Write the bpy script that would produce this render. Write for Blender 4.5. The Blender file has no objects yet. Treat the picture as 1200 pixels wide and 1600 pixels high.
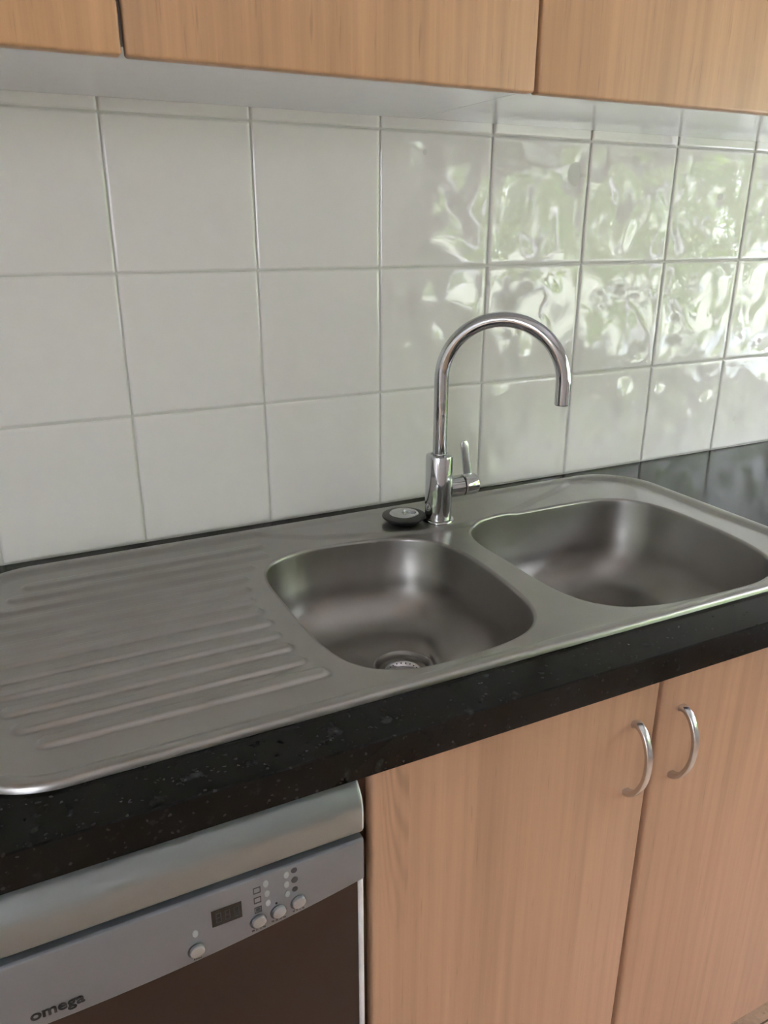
import bpy, bmesh, math, random
import numpy as np
from mathutils import Vector, Matrix, geometry

# ------------------------------------------------------------------ camera, sky, sun, exposure
C = bpy.context.scene.collection
scn = bpy.context.scene
CT = 0.90                                   # height of the worktop; coordinates below are measured from its top

cam_d = bpy.data.cameras.new('camera'); cam = bpy.data.objects.new('camera', cam_d); C.objects.link(cam)
scn.camera = cam
cam_d.sensor_fit = 'HORIZONTAL'; cam_d.sensor_width = 36.0; cam_d.lens = 36.0 * 1206.5 / 1200.0
cam_d.clip_start = 0.02; cam_d.clip_end = 200
YAW, PITCH, ROLL = 0.457181, 0.350862, 0.001026
fwd = Vector((math.sin(YAW) * math.cos(PITCH), math.cos(YAW) * math.cos(PITCH), -math.sin(PITCH)))
rgt = Vector((math.cos(YAW), -math.sin(YAW), 0)); up = rgt.cross(fwd)
r2 = rgt * math.cos(ROLL) + up * math.sin(ROLL); u2 = -rgt * math.sin(ROLL) + up * math.cos(ROLL)
M = Matrix((r2, u2, -fwd)).transposed().to_4x4()
M.translation = Vector((0.042174, -1.147641, 0.451862 + CT))
cam.matrix_world = M

world = bpy.data.worlds.new('World'); scn.world = world; world.use_nodes = True
wn = world.node_tree.nodes; wl = world.node_tree.links
wn['Background'].inputs['Color'].default_value = (0.87, 0.91, 1.0, 1)
wn['Background'].inputs['Strength'].default_value = 8.0

sun_d = bpy.data.lights.new('sun', 'SUN'); sun_d.energy = 20.0; sun_d.angle = 0.02; sun_d.color = (1, .97, .92)
sun = bpy.data.objects.new('sun', sun_d); C.objects.link(sun)
sun.rotation_euler = Vector((-0.02, 0.80, -0.80)).to_track_quat('-Z', 'Y').to_euler()   # falls through the added rear window and on the garden
sun.location = (0, -9, 8)

scn.view_settings.view_transform = 'Standard'; scn.view_settings.look = 'None'
scn.view_settings.gamma = 1.0; scn.view_settings.use_curve_mapping = False
scn.view_settings.exposure = 1.10

# ------------------------------------------------------------------ helpers
def new_mat(name):
    m = bpy.data.materials.new(name); m.use_nodes = True
    return m, m.node_tree.nodes, m.node_tree.links, m.node_tree.nodes['Principled BSDF']

def plain(name, col, rough=0.5, metal=0.0, spec=0.5, coat=0.0):
    m, n, l, p = new_mat(name)
    p.inputs['Base Color'].default_value = (*col, 1); p.inputs['Roughness'].default_value = rough
    p.inputs['Metallic'].default_value = metal; p.inputs['Specular IOR Level'].default_value = spec
    p.inputs['Coat Weight'].default_value = coat; p.inputs['Coat Roughness'].default_value = 0.05
    # a faint mottling keeps every surface from being perfectly even
    tc = n.new('ShaderNodeTexCoord'); nz = n.new('ShaderNodeTexNoise'); nz.inputs['Scale'].default_value = 35
    l.new(tc.outputs['Object'], nz.inputs['Vector'])
    mx = n.new('ShaderNodeMix'); mx.data_type = 'RGBA'
    mx.inputs['A'].default_value = (*[c * .97 for c in col], 1); mx.inputs['B'].default_value = (*[min(1, c * 1.03) for c in col], 1)
    l.new(nz.outputs['Fac'], mx.inputs['Factor']); l.new(mx.outputs['Result'], p.inputs['Base Color'])
    return m

def wood(name, col, seed, rough=0.42, contrast=1.0, figure=None):
    m, n, l, p = new_mat(name)
    tc = n.new('ShaderNodeTexCoord')
    def noise(sx, sz, scale, detail, dist=0.0):
        mp = n.new('ShaderNodeMapping'); mp.inputs['Scale'].default_value = (sx, sx, sz)
        mp.inputs['Location'].default_value = (seed * 3.7, seed * 1.3, seed * 2.1)
        l.new(tc.outputs['Object'], mp.inputs['Vector'])
        t = n.new('ShaderNodeTexNoise'); t.inputs['Scale'].default_value = scale; t.inputs['Detail'].default_value = detail
        t.inputs['Distortion'].default_value = dist; l.new(mp.outputs['Vector'], t.inputs['Vector']); return t.outputs['Fac']
    def ramp(fac, stops):
        r = n.new('ShaderNodeValToRGB'); e = r.color_ramp.elements
        e[0].position, e[0].color = stops[0][0], (*[stops[0][1]] * 3, 1)
        e[1].position, e[1].color = stops[1][0], (*[stops[1][1]] * 3, 1)
        for pp, c in stops[2:]:
            x = e.new(pp); x.color = (c, c, c, 1)
        l.new(fac, r.inputs['Fac']); return r.outputs['Color']
    def mul(a, b, f=1.0):
        x = n.new('ShaderNodeMix'); x.data_type = 'RGBA'; x.blend_type = 'MULTIPLY'; x.inputs['Factor'].default_value = f
        l.new(a, x.inputs['A']); l.new(b, x.inputs['B']); return x.outputs['Result']
    k = contrast
    broad = ramp(noise(1, .045, 26, 3, .4), ((.32, 1 - .17 * k), (.68, 1 + .07 * k)))
    mid = ramp(noise(1, .03, 90, 3, .2), ((.35, 1 - .10 * k), (.62, 1 + .04 * k)))
    fine = ramp(noise(1, .02, 420, 2), ((.3, 1 - .07 * k), (.6, 1.0)))
    fleck = ramp(noise(1, .06, 300, 1), ((.66, 1.0), (.78, 1 - .28 * k)))
    rgb = n.new('ShaderNodeRGB'); rgb.outputs[0].default_value = (*col, 1)
    c = mul(rgb.outputs[0], broad); c = mul(c, mid); c = mul(c, fine); c = mul(c, fleck)
    # cathedral figure: nested distorted bands
    mp = n.new('ShaderNodeMapping'); mp.inputs['Scale'].default_value = (1, 1, .16); mp.inputs['Location'].default_value = (seed * .37, 0, seed * .21)
    l.new(tc.outputs['Object'], mp.inputs['Vector'])
    wv = n.new('ShaderNodeTexWave'); wv.wave_type = 'BANDS'; wv.bands_direction = 'X'; wv.inputs['Scale'].default_value = 16
    wv.inputs['Distortion'].default_value = 5.0; wv.inputs['Detail'].default_value = 1.0; wv.inputs['Detail Scale'].default_value = .35
    l.new(mp.outputs['Vector'], wv.inputs['Vector'])
    c = mul(c, ramp(wv.outputs['Fac'], ((.0, 1 - .12 * k), (.5, 1.0))), .55)
    if figure:                                                     # one nest of drooping growth rings
        x0, z0, kx, kz = figure
        sp = n.new('ShaderNodeSeparateXYZ'); l.new(tc.outputs['Object'], sp.inputs[0])
        def ma(op, a, b=None):
            q = n.new('ShaderNodeMath'); q.operation = op
            for i_, w_ in enumerate((a, b)):
                if w_ is None: continue
                if isinstance(w_, (int, float)): q.inputs[i_].default_value = w_
                else: l.new(w_, q.inputs[i_])
            return q.outputs[0]
        u = ma('MULTIPLY', ma('SUBTRACT', sp.outputs['X'], x0), 1 / kx); w = ma('MULTIPLY', ma('SUBTRACT', z0, sp.outputs['Z']), 1 / kz)
        f_ = ma('ADD', ma('MULTIPLY', u, u), w)
        nz = noise(1, .12, 40, 2); f_ = ma('ADD', f_, ma('MULTIPLY', nz, .22))
        sn = ma('SINE', ma('MULTIPLY', f_, 26.0)); sn = ma('POWER', ma('ADD', ma('MULTIPLY', sn, .5), .5), 1.6)
        inx = ma('SUBTRACT', 1.0, ma('MINIMUM', 1.0, ma('POWER', ma('ABSOLUTE', u), 4.0)))
        inz = ma('MULTIPLY', ma('LESS_THAN', w, 1.0), ma('SUBTRACT', 1.0, ma('POWER', ma('MAXIMUM', w, 0.0), 2.0)))
        inx = ma('MULTIPLY', inx, ma('LESS_THAN', u, 0.02))
        msk = ma('MULTIPLY', ma('MULTIPLY', inx, inz), sn); msk = ma('MAXIMUM', 0.0, ma('SUBTRACT', 1.0, ma('MULTIPLY', msk, .22)))
        cc = n.new('ShaderNodeCombineColor'); [l.new(msk, cc.inputs[i_]) for i_ in range(3)]
        c = mul(c, cc.outputs[0])
    l.new(c, p.inputs['Base Color'])
    p.inputs['Roughness'].default_value = rough; p.inputs['Specular IOR Level'].default_value = .45
    return m

class MB:
    """collects vertices and faces of one mesh, in worktop coordinates"""
    def __init__(s): s.v = []; s.f = []; s.m = []
    def add(s, vs, fs, mi=0):
        b = len(s.v); s.v += [tuple(map(float, q)) for q in vs]; s.f += [tuple(b + i for i in f) for f in fs]; s.m += [mi] * len(fs)
        return s
    def box(s, x0, x1, y0, y1, z0, z1, mi=0):
        vs = [(x, y, z) for z in (z0, z1) for y in (y0, y1) for x in (x0, x1)]
        return s.add(vs, [(0, 2, 3, 1), (4, 5, 7, 6), (0, 1, 5, 4), (2, 6, 7, 3), (0, 4, 6, 2), (1, 3, 7, 5)], mi)
    def loft(s, rings, cap0=True, cap1=True, closed=True, mi=0):
        n = len(rings[0]); vs = [q for r in rings for q in r]; fs = []
        for i in range(len(rings) - 1):
            for j in range(n if closed else n - 1):
                k = (j + 1) % n
                fs.append((i * n + j, i * n + k, (i + 1) * n + k, (i + 1) * n + j))
        if cap0: fs.append(tuple(range(n))[::-1])
        if cap1: fs.append(tuple((len(rings) - 1) * n + j for j in range(n)))
        return s.add(vs, fs, mi)
    def lathe(s, c, prof, axis=(0, 0, 1), n=48, mi=0, cap=True):
        """prof: (radius, height along axis)"""
        a = Vector(axis).normalized(); u = a.orthogonal().normalized(); w = a.cross(u); c = Vector(c); rings = []
        for r, h in prof:
            rings.append([tuple(c + a * h + (u * math.cos(t) + w * math.sin(t)) * max(r, 1e-6)) for t in (2 * math.pi * j / n for j in range(n))])
        return s.loft(rings, cap, cap, mi=mi)
    def tube(s, pts, r, n=24, mi=0, cap=True):
        pts = [Vector(p) for p in pts]; rs = r if isinstance(r, (list, tuple)) else [r] * len(pts)
        t0 = (pts[1] - pts[0]).normalized(); nrm = t0.orthogonal().normalized(); rings = []
        for i, p in enumerate(pts):
            t = (pts[min(i + 1, len(pts) - 1)] - pts[max(i - 1, 0)]).normalized()
            nrm = (nrm - t * nrm.dot(t)).normalized(); b = t.cross(nrm)
            rings.append([tuple(p + (nrm * math.cos(a) + b * math.sin(a)) * rs[i]) for a in (2 * math.pi * j / n for j in range(n))])
        return s.loft(rings, cap, cap, mi=mi)

def build(name, mb, mats, parent=None, smooth=False, bevel=0, seg=3, origin=None, angle=None, recalc=True):
    """one mesh object; origin in worktop coordinates (a parent's own when it has one)"""
    v = np.array(mb.v, float)
    if origin is None:
        origin = parent['o'] if parent is not None else [(v[:, 0].min() + v[:, 0].max()) / 2, (v[:, 1].min() + v[:, 1].max()) / 2, v[:, 2].min()]
    o3 = np.array(list(origin), float)
    me = bpy.data.meshes.new(name); me.from_pydata((v - o3).tolist(), [], mb.f)
    if not isinstance(mats, (list, tuple)): mats = [mats]
    for m in mats: me.materials.append(m)
    me.polygons.foreach_set('material_index', mb.m)
    bm = bmesh.new(); bm.from_mesh(me)
    if recalc: bmesh.ops.recalc_face_normals(bm, faces=bm.faces)
    if bevel:
        es = [e for e in bm.edges if len(e.link_faces) == 2 and e.calc_face_angle(0) > math.radians(35)]
        bmesh.ops.bevel(bm, geom=es, offset=bevel, segments=seg, profile=.5, affect='EDGES', clamp_overlap=True)
    if smooth or bevel:
        for f in bm.faces: f.smooth = True
    bm.to_mesh(me); bm.free()
    if (smooth or bevel):
        a = math.radians(angle if angle else 40)
        me.set_sharp_from_angle(angle=a)
    ob = bpy.data.objects.new(name, me); C.objects.link(ob)
    if parent is not None:
        ob.parent = parent
    else:
        ob.location = (o3[0], o3[1], o3[2] + CT)
    OR[ob.name] = list(origin)
    return ob
OR = {}

class E_:
    """thing root: Empty with its origin in worktop coordinates"""
def thing(name, label, cat, o, group=None):
    e = bpy.data.objects.new(name, None); C.objects.link(e); e.empty_display_size = .05
    e.location = (o[0], o[1], o[2] + CT); e['o'] = list(map(float, o)); tag(e, label, cat, group); return e
def tag(ob, label=None, cat=None, group=None, kind=None):
    if label: ob['label'] = label
    if cat: ob['category'] = cat
    if group: ob['group'] = group
    if kind: ob['kind'] = kind
    return ob
def sub(name, mb, mats, part, **kw):
    """sub-part: child of a part, same local frame"""
    ob = build(name, mb, mats, origin=OR[part.name], **kw); ob.parent = part; ob.location = (0, 0, 0); OR[ob.name] = OR[part.name]; return ob

def sstep(a, b, x):
    t = np.clip((x - a) / (b - a), 0, 1); return t * t * (3 - 2 * t)

# ------------------------------------------------------------------ materials
M_tile = plain('glazed_tile', (.725, .69, .655), .015, 0, .55)
M_grout = plain('grout', (.60, .58, .53), .7)
M_paint = plain('wall_paint', (.85, .84, .84), .7)
M_white = plain('white_laminate', (.88, .89, .91), .14, 0, .6)
M_soffseam = plain('seam_edge', (.30, .27, .22), .6)
M_wood_u = wood('beech_upper', (.56, .325, .175), 1.0, contrast=.75)
M_wood_l = wood('beech_lower', (.495, .284, .176), 2.3, contrast=.6, figure=(-.350, .86, .034, .24))
M_wood_l2 = wood('beech_lower_b', (.495, .284, .176), 5.1, contrast=.6)
M_wood_u2 = wood('beech_upper_b', (.56, .33, .18), 7.7, contrast=.6)
M_wood_u0 = wood('beech_upper_c', (.56, .32, .165), 9.4, contrast=.75)
M_carc = plain('carcass_edge', (.16, .095, .06), .5)
M_edge = wood('beech_edge', (.46, .29, .18), 3.1)
M_floor = wood('floor_timber', (.66, .46, .31), 4.0, .35)
M_chrome = plain('chrome', (.54, .55, .56), .06, 1.0)
M_satin = plain('satin_nickel', (.62, .62, .64), .24, 1.0)
M_rubber = plain('black_rubber', (.012, .012, .013), .45)
M_black = plain('black_gap', (.008, .008, .008), .6)
M_dwgrey = plain('dishwasher_grey', (.235, .25, .28), .34, .55)
M_dwlid = plain('dishwasher_lid', (.29, .315, .32), .33, .75)
M_dwdoor = plain('dishwasher_dark_steel', (.060, .046, .042), .3, .8)
M_dwedge_lit = plain('dishwasher_edge_highlight', (.80, .83, .88), .3, .35)  # pale colour standing in for window light on the rounded edges
M_dwbody = plain('dishwasher_body', (.06, .06, .065), .6)
M_print = plain('dark_print', (.045, .045, .05), .6)
M_print2 = plain('pale_print', (.11, .115, .12), .6)
M_button = plain('button_metal', (.42, .43, .45), .25, .7)
M_lens = plain('led_lens', (.36, .38, .40), .3)
M_display = plain('display_black', (.012, .013, .014), .12)
M_seg = plain('display_segment', (.045, .05, .05), .4)
M_alu = plain('window_frame_white', (.80, .80, .80), .4)
M_conc = plain('pale_paving', (.62, .66, .72), .8)
M_lawn = plain('lawn', (.30, .33, .26), .9)

def steel_mat(name, col, rough, bump=.02):
    m, n, l, p = new_mat(name)
    p.inputs['Metallic'].default_value = 1.0
    tc = n.new('ShaderNodeTexCoord')
    mp = n.new('ShaderNodeMapping'); mp.inputs['Scale'].default_value = (6, 60, 60); l.new(tc.outputs['Object'], mp.inputs['Vector'])
    nz = n.new('ShaderNodeTexNoise'); nz.inputs['Scale'].default_value = 9; nz.inputs['Detail'].default_value = 5; l.new(mp.outputs['Vector'], nz.inputs['Vector'])
    n2 = n.new('ShaderNodeTexNoise'); n2.inputs['Scale'].default_value = 14; n2.inputs['Detail'].default_value = 4; l.new(tc.outputs['Object'], n2.inputs['Vector'])
    mx = n.new('ShaderNodeMix'); mx.data_type = 'RGBA'
    mx.inputs['A'].default_value = (*[c * .9 for c in col], 1); mx.inputs['B'].default_value = (*[c * 1.1 for c in col], 1)
    l.new(n2.outputs['Fac'], mx.inputs['Factor']); l.new(mx.outputs['Result'], p.inputs['Base Color'])
    mr = n.new('ShaderNodeMapRange'); mr.inputs['To Min'].default_value = rough - .02; mr.inputs['To Max'].default_value = rough + .03
    l.new(nz.outputs['Fac'], mr.inputs['Value']); l.new(mr.outputs['Result'], p.inputs['Roughness'])
    bp = n.new('ShaderNodeBump'); bp.inputs['Strength'].default_value = bump; bp.inputs['Distance'].default_value = .0005
    l.new(nz.outputs['Fac'], bp.inputs['Height']); l.new(bp.outputs['Normal'], p.inputs['Normal'])
    return m
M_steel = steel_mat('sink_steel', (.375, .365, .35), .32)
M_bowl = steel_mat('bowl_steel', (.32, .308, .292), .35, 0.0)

def granite():
    m, n, l, p = new_mat('black_granite')
    tc = n.new('ShaderNodeTexCoord')
    v = n.new('ShaderNodeTexVoronoi'); v.inputs['Scale'].default_value = 420; l.new(tc.outputs['Object'], v.inputs['Vector'])
    nz = n.new('ShaderNodeTexNoise'); nz.inputs['Scale'].default_value = 60; nz.inputs['Detail'].default_value = 6; l.new(tc.outputs['Object'], nz.inputs['Vector'])
    r = n.new('ShaderNodeValToRGB'); r.color_ramp.elements[0].position = .60; r.color_ramp.elements[0].color = (.0055, .0057, .0058, 1)
    r.color_ramp.elements[1].position = .80; r.color_ramp.elements[1].color = (.030, .032, .034, 1)
    l.new(nz.outputs['Fac'], r.inputs['Fac'])
    r2_ = n.new('ShaderNodeValToRGB'); r2_.color_ramp.elements[0].position = .975; r2_.color_ramp.elements[0].color = (0, 0, 0, 1)
    r2_.color_ramp.elements[1].position = 1.0; r2_.color_ramp.elements[1].color = (.032, .032, .034, 1)
    sx = n.new('ShaderNodeSeparateColor'); l.new(v.outputs['Color'], sx.inputs['Color']); l.new(sx.outputs['Red'], r2_.inputs['Fac'])
    a = n.new('ShaderNodeMix'); a.data_type = 'RGBA'; a.blend_type = 'ADD'; a.inputs['Factor'].default_value = 1
    l.new(r.outputs['Color'], a.inputs['A']); l.new(r2_.outputs['Color'], a.inputs['B']); l.new(a.outputs['Result'], p.inputs['Base Color'])
    p.inputs['Roughness'].default_value = .17; p.inputs['Specular IOR Level'].default_value = .5; p.inputs['IOR'].default_value = 1.24
    return m
M_granite = granite()

# ------------------------------------------------------------------ room shell
XL, XR, YB, ZF, ZC = -3.6, 2.2, -4.2, -0.9, 1.5
WY0, WY1, WZ0, WZ1 = -2.45, -0.40, -0.02, 0.72           # window opening in the right wall
RX0, RX1, RZ0, RZ1 = -3.45, -2.1, 0.0, 1.46               # opening added in the unseen rear wall to light the room

fl = build('floor', MB().box(XL - .1, XR + .1, YB - .1, .12, ZF - .05, ZF), M_floor); tag(fl, 'pale timber floor', kind='structure'); del fl['label']
# the gap between two floor boards just in front of the plinth
build('board_gap', MB().box(XL, XR, -.5585, -.5555, ZF, ZF + .0006), M_carc, parent=None).name
g_ = bpy.data.objects['board_gap']; g_.parent = fl; g_.matrix_parent_inverse = Matrix.Translation(-fl.location)
ce = build('ceiling', MB().box(XL - .1, XR + .1, YB - .1, .12, ZC, ZC + .05), M_paint); ce['kind'] = 'structure'
wb = build('wall_back', MB().box(XL - .1, XR + .1, .0022, .12, ZF, ZC), M_grout, origin=(0, 0, 0)); wb['kind'] = 'structure'
wlft = build('wall_left', MB().box(XL - .1, XL, YB, .0022, ZF, ZC), M_paint); wlft['kind'] = 'structure'
m = MB()
m.box(XR, XR + .12, YB, WY0, ZF, ZC); m.box(XR, XR + .12, WY1, .0022, ZF, ZC)
m.box(XR, XR + .12, WY0, WY1, ZF, WZ0); m.box(XR, XR + .12, WY0, WY1, WZ1, ZC)
wr = build('wall_right', m, M_paint); wr['kind'] = 'structure'
m = MB()
m.box(XL, RX0, YB - .12, YB, ZF, ZC); m.box(RX1, XR + .12, YB - .12, YB, ZF, ZC)
m.box(RX0, RX1, YB - .12, YB, ZF, RZ0); m.box(RX0, RX1, YB - .12, YB, RZ1, ZC)
wre = build('wall_rear', m, M_paint); wre['kind'] = 'structure'

def glass():
    m, n, l, p = new_mat('window_glass')
    p.inputs['Base Color'].default_value = (1, 1, 1, 1); p.inputs['Roughness'].default_value = 0
    p.inputs['Transmission Weight'].default_value = 1; p.inputs['IOR'].default_value = 1.0 + 1e-3
    return m
M_glass = glass()
def frame_x(name, x0, x1, y0, y1, z0, z1, w, mull):
    m = MB(); m.box(x0, x1, y0, y0 + w, z0, z1); m.box(x0, x1, y1 - w, y1, z0, z1)
    m.box(x0, x1, y0 + w, y1 - w, z0, z0 + w); m.box(x0, x1, y0 + w, y1 - w, z1 - w, z1)
    for q in mull: m.box(x0, x1, q - w * .5, q + w * .5, z0 + w, z1 - w)
    return m
w1 = build('window_1', frame_x('w', XR + .03, XR + .08, WY0, WY1, WZ0, WZ1, .035, [-1.08, -1.77]), M_alu); w1['kind'] = 'structure'
sub('window_pane', MB().box(XR + .052, XR + .056, WY0 + .03, WY1 - .03, WZ0 + .03, WZ1 - .03), M_glass, w1)
m = MB(); y0, y1 = YB - .08, YB - .03; w = .06
for a, b in ((RX0, RX0 + w), (RX1 - w, RX1), (-2.805, -2.745)): m.box(a, b, y0, y1, RZ0, RZ1)
m.box(RX0, RX1, y0, y1, RZ0, RZ0 + w); m.box(RX0, RX1, y0, y1, RZ1 - w, RZ1)
d1 = build('added_rear_window', m, M_alu); d1['kind'] = 'structure'  # unseen rear window, added as a second source of daylight
sub('window_pane', MB().box(RX0 + .05, RX1 - .05, YB - .057, YB - .053, RZ0 + .05, RZ1 - .05), M_glass, d1)

# ground and planting outside
gd = build('ground', MB().box(-30, 40, -40, 30, ZF - .25, ZF - .1), M_lawn); gd['kind'] = 'structure'
pv = MB(); pts_ = [(XR + .14, .9), (XR + .14, -1.0), (5.0, -3.1), (9.0, -6.4), (14, -6.4), (14, .9)]
pv.loft([[(x, y, z) for x, y in pts_] for z in (ZF - .1, ZF - .06)])
po = build('paving', pv, M_conc, origin=(7, -2, ZF - .1)); po['kind'] = 'structure'
po = build('terrace', MB().box(-5, 2, -9, YB - .14, ZF - .1, ZF - .06), M_conc); po['kind'] = 'structure'
def foliage_mat(name, a, b):
    m, n, l, p = new_mat(name)
    g = n.new('ShaderNodeNewGeometry'); mx = n.new('ShaderNodeMix'); mx.data_type = 'RGBA'
    mx.inputs['A'].default_value = (*a, 1); mx.inputs['B'].default_value = (*b, 1)
    l.new(g.outputs['Random Per Island'], mx.inputs['Factor']); l.new(mx.outputs['Result'], p.inputs['Base Color'])
    p.inputs['Roughness'].default_value = .6
    return m
M_leaf = foliage_mat('leaves', (.05, .10, .02), (.42, .60, .09))
M_bark = plain('bark', (.12, .08, .05), .9)
def shrub(label, cx, cy, z0, rx, ry, rz, n, seed):
    rnd = random.Random(seed)
    t = thing('garden_tree', label, 'tree', (cx, cy, ZF - .1), 'trees in the garden')
    leaf = MB()
    for i in range(n):
        d = Vector((rnd.gauss(0, 1), rnd.gauss(0, 1), rnd.gauss(0, 1))).normalized() * (rnd.random() ** .45)
        lump = 1 + .22 * math.sin(5 * d.x + seed) * math.cos(4 * d.y + 2 * d.z)
        c = Vector((cx + d.x * rx * lump, cy + d.y * ry * lump, z0 + rz + d.z * rz * lump))
        a = Vector((rnd.gauss(0, 1), rnd.gauss(0, 1), rnd.gauss(0, 1))).normalized(); b = a.orthogonal().normalized(); s_ = rnd.uniform(.06, .125)
        a *= s_; b *= s_ * .5
        leaf.add([c - a, c + b, c + a, c - b], [(0, 1, 2, 3)])
    build('foliage', leaf, M_leaf, t, recalc=False)
    build('trunk', MB().tube([(cx, cy, ZF - .1), (cx + .05, cy, z0 * .5), (cx, cy, z0 + rz)], [.09, .07, .03], 10), M_bark, t, smooth=True)
shrub('green tree outside the side window, nearest to the splashback wall', 8.4, -3.2, -.75, 1.5, 1.7, 2.0, 7000, 1)
shrub('green tree outside the side window, between two others', 8.2, -7.2, -.75, 1.5, 1.9, 1.9, 7000, 2)
shrub('green tree farthest along the side garden', 7.4, -11.3, -.75, 1.6, 1.8, 2.1, 7000, 3)

# ------------------------------------------------------------------ splashback tiles
T, H0 = 0.2, 0.19835
rows = [(.0012, H0 - .00198 - .0), (H0 - .00198, 2 * H0 - .00198), (2 * H0 - .00198, 3 * H0 - .00198), (3 * H0 - .00198, .6097)]
rnd = random.Random(11)
tm = MB()
for i in range(-4, 11):
    for r, (za, zb) in enumerate(rows):
        g = .0013
        x0, x1 = i * T + g, (i + 1) * T - g; z0, z1 = za + (g if r else 0), zb - (g if r < 3 else 0)
        vis = i >= -1
        nx = 52 if vis else 8; nz = (52 if r < 3 else 6) if vis else 4
        e = .0032
        xs = np.concatenate([[x0, x0 + e * .2, x0 + e * .4, x0 + e * .7], np.linspace(x0 + e, x1 - e, nx), [x1 - e * .7, x1 - e * .4, x1 - e * .2, x1]])
        zs = np.concatenate([[z0, z0 + e * .2, z0 + e * .4, z0 + e * .7], np.linspace(z0 + e, z1 - e, nz), [z1 - e * .7, z1 - e * .4, z1 - e * .2, z1]])
        X, Z = np.meshgrid(xs, zs)
        dx = np.minimum(X - x0, x1 - X); dz = np.minimum(Z - z0, z1 - Z) if r < 3 else Z - z0
        def edge(d): t = np.clip(1 - d / e, 0, 1); return .0015 * t ** 1.5
        Y = edge(dx) + edge(dz)
        # hand-pressed glaze: shallow dimples and swells
        W = np.zeros_like(X)
        nb = 13 if r < 3 else 2
        for k in range(nb):
            cx, cz = rnd.uniform(x0 + .015, x1 - .015), rnd.uniform(min(z0 + .02, z1 - .004), max(z1 - .02, z0 + .004))
            sx = rnd.uniform(.008, .026); sz = sx * rnd.uniform(.8, 1.5); am = rnd.choice((-1, -1, 1)) * rnd.uniform(.04, .12) * sx * (.35 if i <= 2 else 1)
            W += am * np.exp(-((X - cx) / sx) ** 2 - ((Z - cz) / sz) ** 2)
        ph = [rnd.uniform(0, 6.28) for _ in range(6)]
        W += (.00024) * np.sin(X * 70 + ph[0] + 2 * np.sin(Z * 40 + ph[1])) + (.00024) * np.sin(Z * 62 + ph[2] + 1.6 * np.sin(X * 45 + ph[3]))
        W *= sstep(.001, .022, dx) * (sstep(.001, .022, dz) if r < 3 else sstep(.0, .008, dz) * .3)
        Y = Y + W - .0002
        tl = rnd.uniform(-.0012, .0012); tz = rnd.uniform(-.0008, .0008)
        Y = Y + tl * (X - (x0 + x1) / 2) + tz * (Z - (z0 + z1) / 2)
        n1, n2 = X.shape
        vs = np.stack([X, Y, Z], -1).reshape(-1, 3).tolist()
        fs = [(a * n2 + b, a * n2 + b + 1, (a + 1) * n2 + b + 1, (a + 1) * n2 + b) for a in range(n1 - 1) for b in range(n2 - 1)]
        tm.add(vs, fs)
tiles = build('wall_tiles', tm, M_tile, origin=(0, 0, 0), smooth=True, recalc=False, angle=80)
tiles.parent = wb; tiles.location = (0, 0, 0)
tag(tiles, 'wavy glazed off-white square wall tiles')

# ------------------------------------------------------------------ worktop with the sink cut-outs hidden under the sink sheet
SX0, SX1, SY0, SY1, SR = -.065, 1.103, -.540, -.034, .105          # sink outline
cx0, cx1, cy0, cy1 = SX0 + .05, SX1 - .05, SY0 + .019, SY1 - .019
def slab():
    """one slab with a rectangular opening and a small arris on its front edges"""
    mb = MB(); X = [-3.5, cx0, cx1, XR - .002]; P = [(-.0005, 0), (cy1, 0), (cy0, 0), (-.5985, 0), (-.6, -.0015), (-.6, -.0365), (-.5985, -.038), (cy0, -.038), (cy1, -.038), (-.0005, -.038)]
    n = len(P); vs = [(x, y, z) for x in X for (y, z) in P]; fs = []
    for i in range(3):
        for j in range(n):
            if i == 1 and j in (1, 7): continue
            k = (j + 1) % n; fs.append((i * n + j, i * n + k, (i + 1) * n + k, (i + 1) * n + j))
    for i in (1, 2): fs.append((i * n + 1, i * n + 2, i * n + 7, i * n + 8))
    fs.append((n + 1, 2 * n + 1, 2 * n + 8, n + 8)); fs.append((n + 2, 2 * n + 2, 2 * n + 7, n + 7))
    fs.append(tuple(range(n))); fs.append(tuple(3 * n + j for j in range(n)))
    return mb.add(vs, fs)
wt = build('worktop', slab(), M_granite, origin=(.5, -.3, -.038))
tag(wt, 'black polished granite worktop holding the steel sink', 'worktop')

# ------------------------------------------------------------------ sink
sink = thing('kitchen_sink', 'brushed stainless steel sink with two bowls and a ribbed drainer set in the black worktop', 'sink', (.52, -.287, 0))
def rrect(x0, x1, y0, y1, r, n=20):
    pts = []
    for cx, cy, a0 in ((x1 - r, y1 - r, 0), (x0 + r, y1 - r, 90), (x0 + r, y0 + r, 180), (x1 - r, y0 + r, 270)):
        for k in range(n + 1):
            a = math.radians(a0 + 90 * k / n); pts.append((cx + r * math.cos(a), cy + r * math.sin(a)))
    return pts
def resample(pts, n):
    p = np.array(pts + [pts[0]]); d = np.r_[0, np.cumsum(np.hypot(*np.diff(p, axis=0).T))]
    s = np.linspace(0, d[-1], n, endpoint=False)
    return np.stack([np.interp(s, d, p[:, 0]), np.interp(s, d, p[:, 1])], 1)
def smooth_closed(pts, n=200, harm=9):
    q = resample(pts, 512); z = q[:, 0] + 1j * q[:, 1]; F = np.fft.fft(z); F[harm + 1:-harm] = 0
    z = np.fft.ifft(F); q = np.stack([z.real, z.imag], 1)
    a = resample([tuple(r) for r in q], n)
    if np.sum(a[:, 0] * np.roll(a[:, 1], -1) - np.roll(a[:, 0], -1) * a[:, 1]) < 0: a = a[::-1]
    return a
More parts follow.
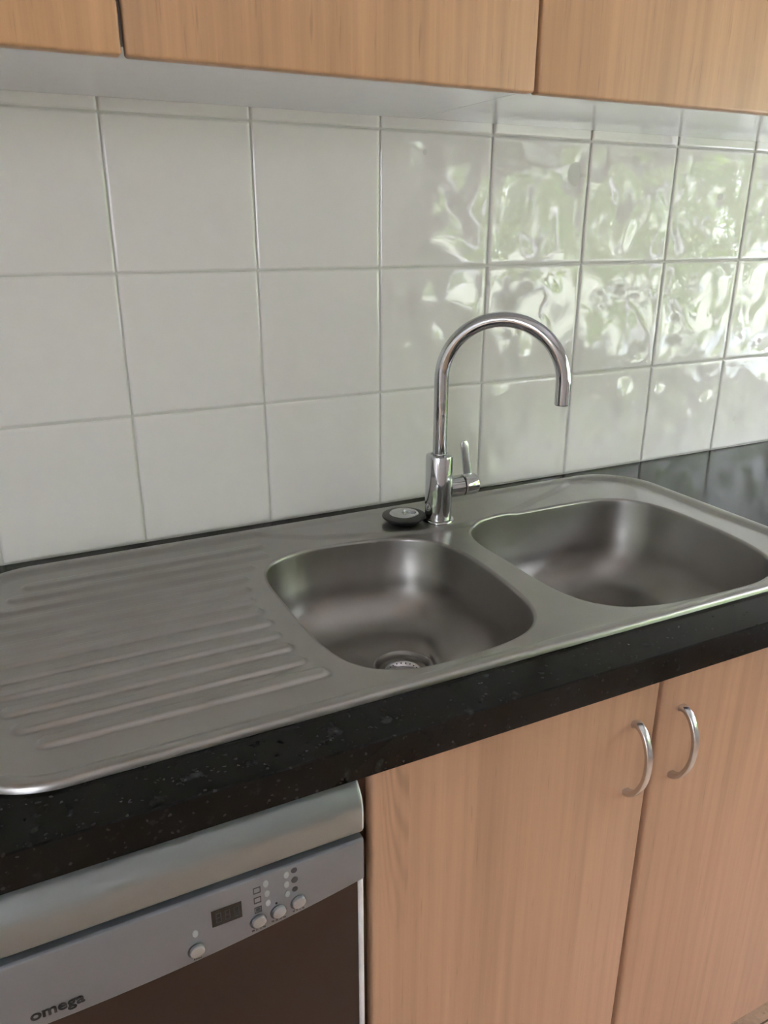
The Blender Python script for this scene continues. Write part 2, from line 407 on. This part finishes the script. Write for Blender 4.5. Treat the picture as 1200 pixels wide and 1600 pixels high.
B1 = smooth_closed([(.3233, -.2261), (.330, -.186), (.352, -.158), (.3876, -.143), (.4308, -.139), (.4892, -.143), (.545, -.155), (.585, -.178), (.6045, -.2085), (.6135, -.25), (.6155, -.3), (.611, -.38),
                    (.5987, -.4407), (.5823, -.4707), (.5566, -.487), (.5117, -.499), (.4543, -.5045), (.3914, -.5005), (.3475, -.474), (.3295, -.4321), (.3245, -.381), (.3220, -.300)], harm=8)
B2 = smooth_closed([(.6587, -.230), (.6640, -.1899), (.688, -.163), (.728, -.1495), (.774, -.146), (.8539, -.144), (.938, -.1475), (.9884, -.160), (1.0155, -.1900), (1.0285, -.235), (1.0330, -.29), (1.0300, -.360), (1.020, -.425),
                    (1.000, -.475), (.955, -.505), (.90, -.5135), (.8281, -.512), (.763, -.506), (.7036, -.488), (.672, -.455), (.6605, -.3982), (.6570, -.3136)], harm=8)
def offset(a, d):
    t = np.roll(a, -1, 0) - np.roll(a, 1, 0); t /= np.linalg.norm(t, axis=1)[:, None]
    return a + np.stack([t[:, 1], -t[:, 0]], 1) * d
OUT = resample(rrect(SX0, SX1, SY0, SY1, SR), 420)

def seg_dist(P, A):
    """signed-less distance from points to closed polyline A"""
    best = np.full(len(P), 9.0)
    B = np.roll(A, -1, 0)
    for a, b in zip(A, B):
        ab = b - a; t = np.clip(((P - a) @ ab) / (ab @ ab), 0, 1)
        best = np.minimum(best, np.hypot(*(P - a - t[:, None] * ab).T))
    return best
def outer_d(P):
    cx, cy = (SX0 + SX1) / 2, (SY0 + SY1) / 2; qx = np.abs(P[:, 0] - cx) - (SX1 - SX0) / 2 + SR; qy = np.abs(P[:, 1] - cy) - (SY1 - SY0) / 2 + SR
    return -(np.hypot(np.maximum(qx, 0), np.maximum(qy, 0)) + np.minimum(np.maximum(qx, qy), 0) - SR)
PLX = [-.2, .34, .37, .40, .43, .5, .54, .6, .69, .776, .857, .92, .96, 1.0, 1.3]
PLY = [.02, -.04, -.062, -.082, -.10, -.126, -.140, -.156, -.158, -.142, -.107, -.082, -.060, -.03, .02]
LOW, PLAT, RIM = .0008, .0048, .0074
ridges = []
xr_end = [.309, .297, .2936, .2906, .2913, .2910, .2905, .2945, .302, .321, .352, .356]
xl_end = [.016, -.004, -.014, -.020, -.024, -.026, -.026, -.024, -.020, -.012, .0, .020]
for k in range(12):
    ridges.append((-.4665 + .0335 * k, xl_end[k], xr_end[k]))
def sheet_z(P):
    d = outer_d(P); x, y = P[:, 0], P[:, 1]
    low = np.full(len(P), LOW)
    pl = np.interp(x, PLX, PLY); low = low + (PLAT - LOW) * sstep(-.0035, .0035, y - pl)
    # inner contour step round the bowls
    z = low + (RIM - low) * (1 - sstep(.013, .024, d))
    t = np.clip(1 - d / .0045, 0, 1); z = z - (RIM - .0003) * (1 - np.sqrt(np.clip(1 - t * t, 0, 1)))
    # ribbed drainer: flat-topped ribs with round ends
    for yc, xa, xb in ridges:
        hw = .0105
        qx = np.maximum(np.maximum(xa + hw - x, x - (xb - hw)), 0); dd = np.hypot(qx, y - yc)
        z = z + .0040 * (1 - sstep(hw - .0050, hw + .001, dd)) * sstep(.016, .03, d)
    return z
HB = .0045
H1, H2 = offset(B1, HB), offset(B2, HB)
def inside(P, A):
    r = np.zeros(len(P), bool); B = np.roll(A, -1, 0)
    for (x1_, y1_), (x2_, y2_) in zip(A, B):
        c = ((y1_ > P[:, 1]) != (y2_ > P[:, 1])); xx = (x2_ - x1_) * (P[:, 1] - y1_) / (y2_ - y1_ + 1e-15) + x1_; r ^= c & (P[:, 0] < xx)
    return r
def grid(xa, xb, sx, ya, yb, sy):
    X, Y = np.meshgrid(np.arange(xa, xb, sx), np.arange(ya, yb, sy)); return np.stack([X.ravel(), Y.ravel()], 1)
G = np.concatenate([grid(-.035, .365, .0030, -.492, -.088, .0019), grid(-.065, .37, .005, -.54, -.492, .0035), grid(-.065, .37, .005, -.087, -.034, .0035),
                    grid(-.065, -.037, .0045, -.49, -.089, .005), grid(.367, 1.103, .0042, -.54, -.034, .0042)])
extra = np.concatenate([offset(OUT, -k) for k in (.0006, .0015, .0028, .0045, .008, .012)])
d = outer_d(G); keep = (d > .014)
for Hh in (H1, H2):
    keep &= ~inside(G, Hh)
G = G[keep]
for Hh in (H1, H2):
    G = G[seg_dist(G, Hh) > .0022]
allp = np.concatenate([OUT, H1, H2, extra, G])
edges = []; b = 0
for n_ in (len(OUT), len(H1), len(H2)):
    edges += [(b + i, b + (i + 1) % n_) for i in range(n_)]; b += n_
rs = geometry.delaunay_2d_cdt([Vector(p) for p in allp.tolist()], edges, [], 0, 1e-6)
vv = np.array([tuple(q) for q in rs[0]]); ff = [tuple(f) for f in rs[2]]
cen = np.array([vv[list(f)].mean(0) for f in ff])
ok = (outer_d(cen) > 0) & ~inside(cen, H1) & ~inside(cen, H2)
ff = [f for f, k in zip(ff, ok) if k]
zz = sheet_z(vv)
zz = np.where((seg_dist(vv, OUT) < 1e-4), .0003, zz)
sm = MB(); sm.add(np.c_[vv, zz].tolist(), ff)
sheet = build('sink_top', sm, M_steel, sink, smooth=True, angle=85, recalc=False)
# make sure the sheet faces upward
me = sheet.data
if sum(p.normal.z for p in me.polygons) < 0: me.flip_normals()

def bowl(outline, bc, dc, depth):
    """lip rolled over, wall, coved floor down to the waste; returns floor z at the waste"""
    mb = MB(); n = len(outline); rings = []
    c = np.array(bc)
    hz = sheet_z(offset(outline, HB))
    for k in range(7):                                     # roll-over
        a = math.pi / 2 * k / 6; o = offset(outline, HB * (1 - math.sin(a))); dz = -HB * (1 - math.cos(a))
        rings.append(np.c_[o, hz + dz])
    zr = hz.mean() - HB
    prof = [(.35, 1.0, .995), (.6, 1.0, .985), (.72, 1, .975)]
    # wall with slight draft, then cove
    cove = .070
    for t in (.15, .35, .55, .75, .9, 1.0):
        ins = .003 + .008 * t; rings.append(np.c_[offset(outline, -ins * t), np.full(n, zr + (-(depth - cove) - zr) * t)])
    base = offset(outline, -.011)
    L = np.linalg.norm(base - c, axis=1)[:, None]; dirn = (base - c) / L
    for k in range(1, 11):
        a0 = math.radians(8.5); a = a0 + (math.pi / 2 - a0) * k / 10
        rings.append(np.c_[base - dirn * cove * (math.cos(a0) - math.cos(a)), np.full(n, -(depth - cove) - (cove - .003) * (math.sin(a) - math.sin(a0)) / (1 - math.sin(a0)))])
    last = rings[-1]
    ang = np.arctan2(last[:, 1] - dc[1], last[:, 0] - dc[0])
    rim = np.stack([dc[0] + .0425 * np.cos(ang), dc[1] + .0425 * np.sin(ang)], 1)
    for t in (.25, .5, .75, .93, 1.0):
        rings.append(np.c_[last[:, :2] * (1 - t) + rim * t, np.full(n, -(depth - .003) - .005 * t)])
    mb.loft([r.tolist() for r in rings], False, False)
    return mb, -(depth + .002), ang
DC1, DC2 = (.4905, -.300), (.85, -.335)
for outl, bc, dc, lab in ((B1, (.468, -.32), DC1, 'smaller bowl beside the drainer'), (B2, (.845, -.33), DC2, 'wider bowl at the right end')):
    mb, zf, ang = bowl(outl, bc, dc, .130 if dc is DC1 else .145)
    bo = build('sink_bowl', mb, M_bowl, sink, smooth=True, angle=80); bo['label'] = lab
    me = bo.data
    nz_ = sum(p.normal.z * p.area for p in me.polygons)
    if nz_ < 0: me.flip_normals()
    # waste: recessed ring and perforated strainer
    w = MB(); w.lathe((dc[0], dc[1], zf), [(.0428, -.001), (.0428, .0006), (.0415, .0012), (.0395, .0004), (.0370, -.006), (.0355, -.0090), (.0265, -.0095), (.0262, -.0150)], n=64, cap=False)
    wo = sub('waste_ring', w, M_bowl, bo, smooth=True, angle=60)
    s_ = MB(); s_.lathe((dc[0], dc[1], zf - .0068), [(.0268, -.005), (.0268, -.0008), (.0255, -.0002), (.0235, -.0008), (.0180, -.0040), (.0165, -.0090), (.0001, -.0105)], n=64)
    so = sub('strainer', s_, M_satin, bo, smooth=True, angle=60)
    hol = MB()
    for k in range(20):
        a = 2 * math.pi * k / 20; nx_, nz2 = .45, .9
        ax = Vector((-math.cos(a) * .46, -math.sin(a) * .46, .89))
        hol.lathe((dc[0] + .0214 * math.cos(a), dc[1] + .0214 * math.sin(a), zf - .0068 - .0024), [(.0011, -.0005), (.0011, .0004)], axis=ax, n=10)
    for rr, cnt in ((.0035, 6), (.0075, 12), (.0115, 18), (.0150, 24)):
        for k in range(cnt):
            a = 2 * math.pi * (k + .3) / cnt
            hol.lathe((dc[0] + rr * math.cos(a), dc[1] + rr * math.sin(a), zf - .0068 - .0103), [(.0011, -.0004), (.0011, .0008)], n=8)
    ho = sub('strainer_holes', hol, M_black, bo); ho['kind'] = 'stuff'

# ------------------------------------------------------------------ mixer tap
TX, TY, TZ = .6445, -.1235, .0046
tap = thing('mixer_tap', 'chrome gooseneck mixer tap with a side lever standing behind the two bowls', 'tap', (TX, TY, TZ))
build('tap_base', MB().lathe((TX, TY, TZ), [(.0255, 0), (.0262, .001), (.0262, .0025), (.0245, .0042), (.0225, .0048)], n=64), M_chrome, tap, smooth=True, angle=50)
build('tap_body', MB().lathe((TX, TY, TZ), [(.0218, .004), (.0218, .1085), (.0212, .1105), (.0195, .1115), (.0140, .1120), (.0132, .1105)], n=72), M_chrome, tap, smooth=True, angle=35)
th, R_, zc, zt = -.712, .0915, .2365, .2065
pts = [(TX, TY, .108 + (zc - .108) * k / 12) for k in range(12)]
for k in range(41):
    a = math.pi * k / 40; s_ = R_ - R_ * math.cos(a); pts.append((TX + s_ * math.cos(th), TY + s_ * math.sin(th), zc + R_ * math.sin(a)))
for k in range(1, 5): pts.append((TX + 2 * R_ * math.cos(th), TY + 2 * R_ * math.sin(th), zc - (zc - zt) * k / 4))
sp = build('tap_spout', MB().tube(pts, .0112, 40), M_chrome, tap, smooth=True, angle=50)
ex, ey = pts[-1][0], pts[-1][1]
sub('aerator', MB().lathe((ex, ey, zt - .0012), [(.0098, 0), (.0098, .0015)], n=32), M_black, sp)
HZ = .0585
cart = build('tap_side_valve', MB().lathe((TX + .016, TY, HZ), [(.0175, 0), (.0175, .0250), (.0165, .0260)], axis=(1, 0, 0), n=56), M_chrome, tap, smooth=True, angle=40)
sub('valve_gap_ring', MB().lathe((TX + .0415, TY, HZ), [(.0166, 0), (.0166, .0040)], axis=(1, 0, 0), n=48), M_black, cart, smooth=True)
lev = build('tap_lever', MB().lathe((TX + .0445, TY, HZ), [(.0165, 0), (.0175, .0010), (.0175, .0220), (.0160, .0243), (.0120, .0250), (.0001, .0252)], axis=(1, 0, 0), n=56), M_chrome, tap, smooth=True, angle=40)
# flat blade rising from the lever hub
bl = MB(); rg = []
for k in range(13):
    t = k / 12; z = HZ + .010 + .0630 * t; xx = TX + .0560 - .0085 * t; yy = TY + .002 + .002 * t
    w_, t_ = .0078 - .0008 * t, .0030 - .0004 * t
    if t > .9: w_ *= (1 - ((t - .9) / .1) ** 2 * .35); t_ *= (1 - ((t - .9) / .1) ** 2 * .4)
    rg.append([(xx + w_ * math.copysign(abs(math.cos(a)) ** .5, math.cos(a)), yy + t_ * math.copysign(abs(math.sin(a)) ** .5, math.sin(a)), z) for a in (2 * math.pi * j / 24 for j in range(24))])
sub('lever_blade', MB().loft(rg), M_satin, lev, smooth=True, angle=60)

# ------------------------------------------------------------------ plug
PX, PY, PZ = .5905, -.1065, .0046
plug = thing('sink_plug', 'black rubber sink plug with a chrome disc lying beside the tap', 'plug', (PX, PY, PZ))
build('plug_rubber', MB().lathe((PX, PY, PZ), [(.024, 0), (.0255, .0008), (.0285, .0075), (.0295, .0080), (.0345, .0088), (.0355, .0102), (.0352, .0125), (.0330, .0136), (.0240, .0142), (.0235, .0136)], n=64), M_rubber, plug, smooth=True, angle=50)
dsc = build('plug_disc', MB().lathe((PX + .0005, PY + .001, PZ + .0135), [(.0232, 0), (.0236, .0010), (.0225, .0020), (.0120, .0030), (.0001, .0033)], n=64), M_chrome, plug, smooth=True, angle=50)
stud = MB(); stud.lathe((PX + .001, PY, PZ + .0160), [(.0030, 0), (.0030, .0050), (.0018, .0062), (.0001, .0064)], n=20)
stud.lathe((PX + .001, PY, PZ + .0160), [(.0048, 0), (.0048, .0012), (.0030, .0016)], n=20)
sub('plug_stud', stud, M_chrome, dsc, smooth=True, angle=50)
# folded pull ring resting on the disc, a long narrow loop
lp = []
for k in range(33):
    a = 2 * math.pi * k / 32; u, w_ = .0085 * math.cos(a), .0045 * math.sin(a)
    ca, sa = math.cos(-.60), math.sin(-.60)
    lp.append((PX + .0105 + u * ca - w_ * sa, PY - .0030 + u * sa + w_ * ca, PZ + .0178 - .12 * u + (0)))
sub('pull_ring', MB().tube(lp, .0009, 10, cap=False), M_chrome, dsc, smooth=True)

# ------------------------------------------------------------------ base cabinet under the bowls
def arch_handle(parent_part, x):
    """bow handle: flat tapering strip that swings out from two feet"""
    pts = []
    A, B = np.array([-.580, -.0990]), np.array([-.580, -.2010])
    ctrl = [(-.580, -.1030), (-.5865, -.1000), (-.5985, -.1080), (-.6080, -.1290), (-.6095, -.1520), (-.6060, -.1720), (-.5975, -.1900), (-.5880, -.1990), (-.580, -.2015)]
    out = []
    for i in range(len(ctrl) - 1):
        p0 = ctrl[max(i - 1, 0)]; p1 = ctrl[i]; p2 = ctrl[i + 1]; p3 = ctrl[min(i + 2, len(ctrl) - 1)]
        for k in range(6):
            t = k / 6
            out.append(tuple(.5 * (2 * p1[j] + (p2[j] - p0[j]) * t + (2 * p0[j] - 5 * p1[j] + 4 * p2[j] - p3[j]) * t * t + (3 * p1[j] - p0[j] - 3 * p2[j] + p3[j]) * t ** 3) for j in range(2)))
    out.append(ctrl[-1]); rings = []
    for i, (y, z) in enumerate(out):
        a = out[max(i - 1, 0)]; b_ = out[min(i + 1, len(out) - 1)]; ty, tz = b_[0] - a[0], b_[1] - a[1]; L = math.hypot(ty, tz); ty, tz = ty / L, tz / L
        ny, nz = -tz, ty
        u = i / (len(out) - 1); hw = .0054 - .0010 * math.sin(math.pi * u); ht = .0046 - .0014 * math.sin(math.pi * u)
        rings.append([(x + hw * math.copysign(abs(math.cos(q)) ** .45, math.cos(q)), y + ny * ht * math.copysign(abs(math.sin(q)) ** .45, math.sin(q)), z + nz * ht * math.copysign(abs(math.sin(q)) ** .45, math.sin(q))) for q in (2 * math.pi * j / 20 for j in range(20))])
    h = sub('handle', MB().loft(rings), M_satin, parent_part, smooth=True, angle=60); h['label'] = 'curved brushed metal bow handle'
    return h
cab = thing('base_cabinet', 'beech-effect base cabinet with two bow-handled doors under the sink bowls', 'cabinet', (.70, -.30, ZF))
m = MB(); m.box(.302, .318, -.557, -.01, -.80, -.038); m.box(1.082, 1.098, -.557, -.01, -.80, -.038); m.box(.318, 1.082, -.557, -.01, -.80, -.784); m.box(.318, 1.082, -.557, -.54, -.11, -.0385)
m.box(.318, 1.082, -.016, -.01, -.784, -.038)
build('cabinet_carcass', m, M_carc, cab)
build('plinth', MB().box(.302, 1.098, -.51, -.49, ZF, -.80), M_edge, cab)
for x0, x1, hx, mt, lb in ((.3095, .6900, .655, M_wood_l, 'left door'), (.6980, 1.0925, .730, M_wood_l2, 'right door')):
    d_ = build('cabinet_door', MB().box(x0, x1, -.580, -.5585, -.797, -.0395), mt, cab, bevel=.0042, seg=4); d_['label'] = lb
    arch_handle(d_, hx)
# the run of base cabinets carries on either side
def base_run(x0, x1, label, mt):
    c = thing('base_cabinet', label, 'cabinet', ((x0 + x1) / 2, -.30, ZF)); xm = (x0 + x1) / 2
    m = MB(); m.box(x0, x0 + .016, -.557, -.01, -.80, -.038); m.box(x1 - .016, x1, -.557, -.01, -.80, -.038); m.box(x0 + .016, x1 - .016, -.557, -.01, -.80, -.784)
    build('cabinet_carcass', m, M_carc, c)
    build('plinth', MB().box(x0, x1, -.51, -.49, ZF, -.80), M_edge, c)
    for a, b_ in ((x0 + .002, xm - .003), (xm + .003, x1 - .002)):
        build('cabinet_door', MB().box(a, b_, -.580, -.5585, -.797, -.0395), mt, c, bevel=.0032, seg=4)
base_run(1.10, 2.016, 'beech-effect base cabinet next to the sink cabinet, towards the side window', M_wood_l)
base_run(-1.22, -.304, 'beech-effect base cabinet on the far side of the dishwasher', M_wood_l)

# ------------------------------------------------------------------ wall cabinets
UZ, UYB, UYF = .5995, -.3095, -.3275
def wall_cab(x0, x1, doors, label, mat_list):
    c = thing('wall_cabinet', label, 'cabinet', ((x0 + x1) / 2, -.15, .6097)); L_ = 0 if x0 < .3 and x0 > 0 else .0008; R_e = 0 if x0 < 0 else .0008
    m = MB(); m.box(x0 + L_, x1 - R_e, -.3085, -.0005, .6097, .6257); m.box(x0 + .0008, x0 + .0168, -.3085, -.0005, .6257, 1.3); m.box(x1 - .0168, x1 - .0008, -.3085, -.0005, .6257, 1.3); m.box(x0 + .0168, x1 - .0168, -.3085, -.0005, 1.284, 1.3)
    m.box(x0 + .0168, x1 - .0168, -.012, -.0005, .6257, 1.284)
    build('cabinet_carcass', m, M_white, c)
    for (a, b_), mt in zip(doors, mat_list):
        build('cabinet_door', MB().box(a, b_, UYF, UYB, UZ, 1.305), mt, c, bevel=.0034, seg=4)
    return c
wall_cab(-.80, .195, ((-.80, -.283), (-.279, .1815)), 'leftmost wall cabinet, its beech door showing at the top left corner', (M_wood_u0, M_wood_u0))
wall_cab(.195, .6625, ((.1855, .6385),), 'middle wall cabinet with one wide beech door above the tap', (M_wood_u,))
wall_cab(.6625, 1.60, ((.6440, 1.12), (1.125, 1.60)), 'right wall cabinet with paler beech doors at the top right corner', (M_wood_u2, M_wood_u2))
# ------------------------------------------------------------------ dishwasher
dw = thing('dishwasher', 'silver and dark steel dishwasher under the drainer beside the beech cabinet', 'dishwasher', (0, -.30, ZF))
build('dishwasher_body', MB().box(-.2965, .2965, -.519, -.03, -.87, -.0425), M_dwbody, dw)
build('dishwasher_plinth', MB().box(-.29, .29, -.52, -.50, ZF, -.80), M_dwbody, dw)
def xprof(prof, x0, x1, mb=None):
    mb = mb or MB(); return mb.loft([[(x, y, z) for y, z in prof] for x in (x0, x1)])
# rounded grip lid
P = []
for k in range(15):
    a = math.radians(2 + 88 * k / 14); P.append((-.5468 - .0390 * math.sin(a), -.0930 + .0385 * math.cos(a)))
P += [(-.5858, -.1120), (-.5840, -.1155), (-.579, -.1165), (-.560, -.1165), (-.520, -.1165), (-.5195, -.0545)]
build('grip_lid', xprof(P, -.2952, .2952), M_dwlid, dw, bevel=.002, seg=3, angle=35)
def inset(prof, k): c = np.mean(prof, 0); return [tuple(c + (np.array(q) - c) * k) for q in prof]
def end_highlight(name, prof, par, sgn):
    xe = .2950 * sgn
    mb = MB().loft([[(xe + sgn * dx, *q) for q in inset(prof, k)] for dx, k in ((0, .985), (.0008, .975), (.0017, .94), (.0021, .88))])
    return build(name, mb, M_dwedge_lit, par, smooth=True, angle=70)
for sg_ in (-1, 1): end_highlight('lid_end_highlight', P, dw, sg_)  # added pale ends: the bright glint on the lid's rounded corners
# control fascia: lower edge bows down in the middle
m = MB(); N = 40; xs = np.linspace(-.2965, .2965, N + 1); secs = []
for x in xs:
    zb = -.2045 + .0285 * (abs(x) / .2965) ** 2.0
    secs.append([(x, -.5205, -.1235), (x, -.5838, -.1235), (x, -.5858, -.1255), (x, -.5858, zb + .003), (x, -.5843, zb), (x, -.5205, zb)])
fas = build('control_panel', MB().loft(secs), M_dwgrey, dw, bevel=.0030, seg=4, angle=40)
# dark steel door below
m = MB(); secs = []
dwd = build('dishwasher_door', MB().box(-.2905, .2905, -.5825, -.5460, -.800, -.170), M_dwdoor, dw, bevel=.001)
for x0, x1 in ((-.2968, -.2905), (.2905, .2968)):
    build('door_edge_highlight', MB().box(x0, x1, -.5845, -.5460, -.800, -.171), M_dwedge_lit, dw, bevel=.0030, seg=4)  # pale strip painting the window's reflection along the door edge
FY = -.5858
fx = lambda x: x + (x - .042) * .0081
def disc_on(name, x, z, r, h, mat, rz=None, n=32, bev=.0012):
    mb = MB(); rz = rz or r
    prof = [(1, 0), (1, h - bev), (1 - .35 * bev / r, h - bev * .35), (1 - bev / r, h), (0.0001, h)]
    rings = [[(x + r * q * math.cos(2 * math.pi * j / n), FY - hh, z + rz * q * math.sin(2 * math.pi * j / n)) for j in range(n)] for q, hh in prof]
    mb.loft(rings); return mb
for x, z in [(fx(a), b - .005) for a, b in ((.1227, -.1790), (.1828, -.1722), (.2030, -.1697), (.2235, -.1672))]:
    sub('button_dark_disc', disc_on('b', x - .0006, z - .0006, .0084, .0006, M_black, bev=.0002), M_print, fas)  # dark disc behind the button, set slightly down and left
    sub('button', disc_on('b', x, z, .0074, .0042, M_satin, bev=.0022), M_button, fas, smooth=True, angle=30)
for x, z in ((.1226, -.1590), (.1918, -.1303), (.1924, -.1424), (.1928, -.1545), (.2123, -.1285), (.2122, -.1403), (.2126, -.1522)):
    x, z = fx(x), z - .005
    sub('indicator_lens', disc_on('l', x, z, .0026, .0008, M_lens, rz=.0042, n=20, bev=.0004), M_lens, fas)
def mark(mb, x0, x1, z0, z1, d=.0003): mb.box(x0, x1, FY - d, FY + .0005, z0, z1)
dsp = sub('display', MB().box(fx(.1385), fx(.1672), FY - .0006, FY + .001, -.1642, -.1452), M_display, fas)
dsp['label'] = 'small black digital display'
sg = MB()
for q in range(3):
    x = fx(.1425) + .0085 * q; w_ = .0052; zt_, zb_ = -.1490, -.1605; zm = (zt_ + zb_) / 2; s_ = .0008
    for (a, b_, c_, d_) in ((x, x + w_, zt_ - s_, zt_), (x, x + w_, zm - s_ / 2, zm + s_ / 2), (x, x + w_, zb_, zb_ + s_), (x, x + s_, zm, zt_), (x + w_ - s_, x + w_, zm, zt_), (x, x + s_, zb_, zm), (x + w_ - s_, x + w_, zb_, zm)):
        sg.box(a, b_, FY - .0009, FY - .0005, c_, d_)
sub('display_digits', sg, M_seg, fas)
for z in (-.1395, -.1515, -.1635):                                  # little square programme symbols
    pr = MB(); x = fx(.1828); s_, t_ = .0036, .0008
    mark(pr, x - s_, x + s_, z + s_ - t_, z + s_); mark(pr, x - s_, x + s_, z - s_, z - s_ + t_); mark(pr, x - s_, x - s_ + t_, z - s_, z + s_); mark(pr, x + s_ - t_, x + s_, z - s_, z + s_)
    if z < -.16: mark(pr, x - s_ * .6, x + s_ * .6, z - s_ * .5, z + s_ * .5)
    sub('programme_symbol', pr, M_print, fas)
for x, w_ in ((.1227, .0040), (.1828, .0075), (.2030, .0080), (.2235, .0065)):
    pr = MB(); z = {.1227: -.1945, .1828: -.1875, .2030: -.1850, .2235: -.1825}[x]; x = fx(x)
    for k in range(4): mark(pr, x - w_ + 2 * w_ * k / 4, x - w_ + 2 * w_ * (k + .7) / 4, z - .0009, z + .0009)
    sub('button_caption', pr, M_print, fas)
for z, r in ((-.1315, .0032), (-.1435, .0034), (-.1550, .0030)):
    sub('programme_symbol', disc_on('s', fx(.2203), z, r, .0003, M_print2, n=20, bev=.0001), M_print, fas)
sub('reset_hole', disc_on('s', fx(.2010), -.1640, .0012, .0003, M_black, n=12, bev=.0001), M_black, fas)
# maker's name in small black letters
fc = bpy.data.curves.new('txt', 'FONT'); fc.body = 'omega'; fc.size = .02; fc.extrude = .0002; fc.offset = .0005; fc.space_character = 1.02
to = bpy.data.objects.new('txt', fc); C.objects.link(to)
dg = bpy.context.evaluated_depsgraph_get(); tme = bpy.data.meshes.new_from_object(to.evaluated_get(dg))
co = np.array([v.co[:] for v in tme.vertices]); C.objects.unlink(to); bpy.data.objects.remove(to)
xa, xb = co[:, 0].min(), co[:, 0].max(); sc = .0445 / (xb - xa)
xh = .0076                                                         # x-height
ya = co[:, 1]; s_z = xh / (co[:, 1].max() - 0.0)
tv = MB(); tv.add([(-.0215 + (c[0] - xa) * sc, FY - .0003 + c[2] * .5, -.1925 + c[1] * s_z) for c in co], [tuple(p.vertices) for p in tme.polygons])
lg = sub('maker_lettering', tv, M_black, fas, recalc=False); lg['label'] = 'black lower-case lettering'
bpy.data.meshes.remove(tme)

for o in list(bpy.data.objects):
    if 'o' in o.keys(): del o['o']
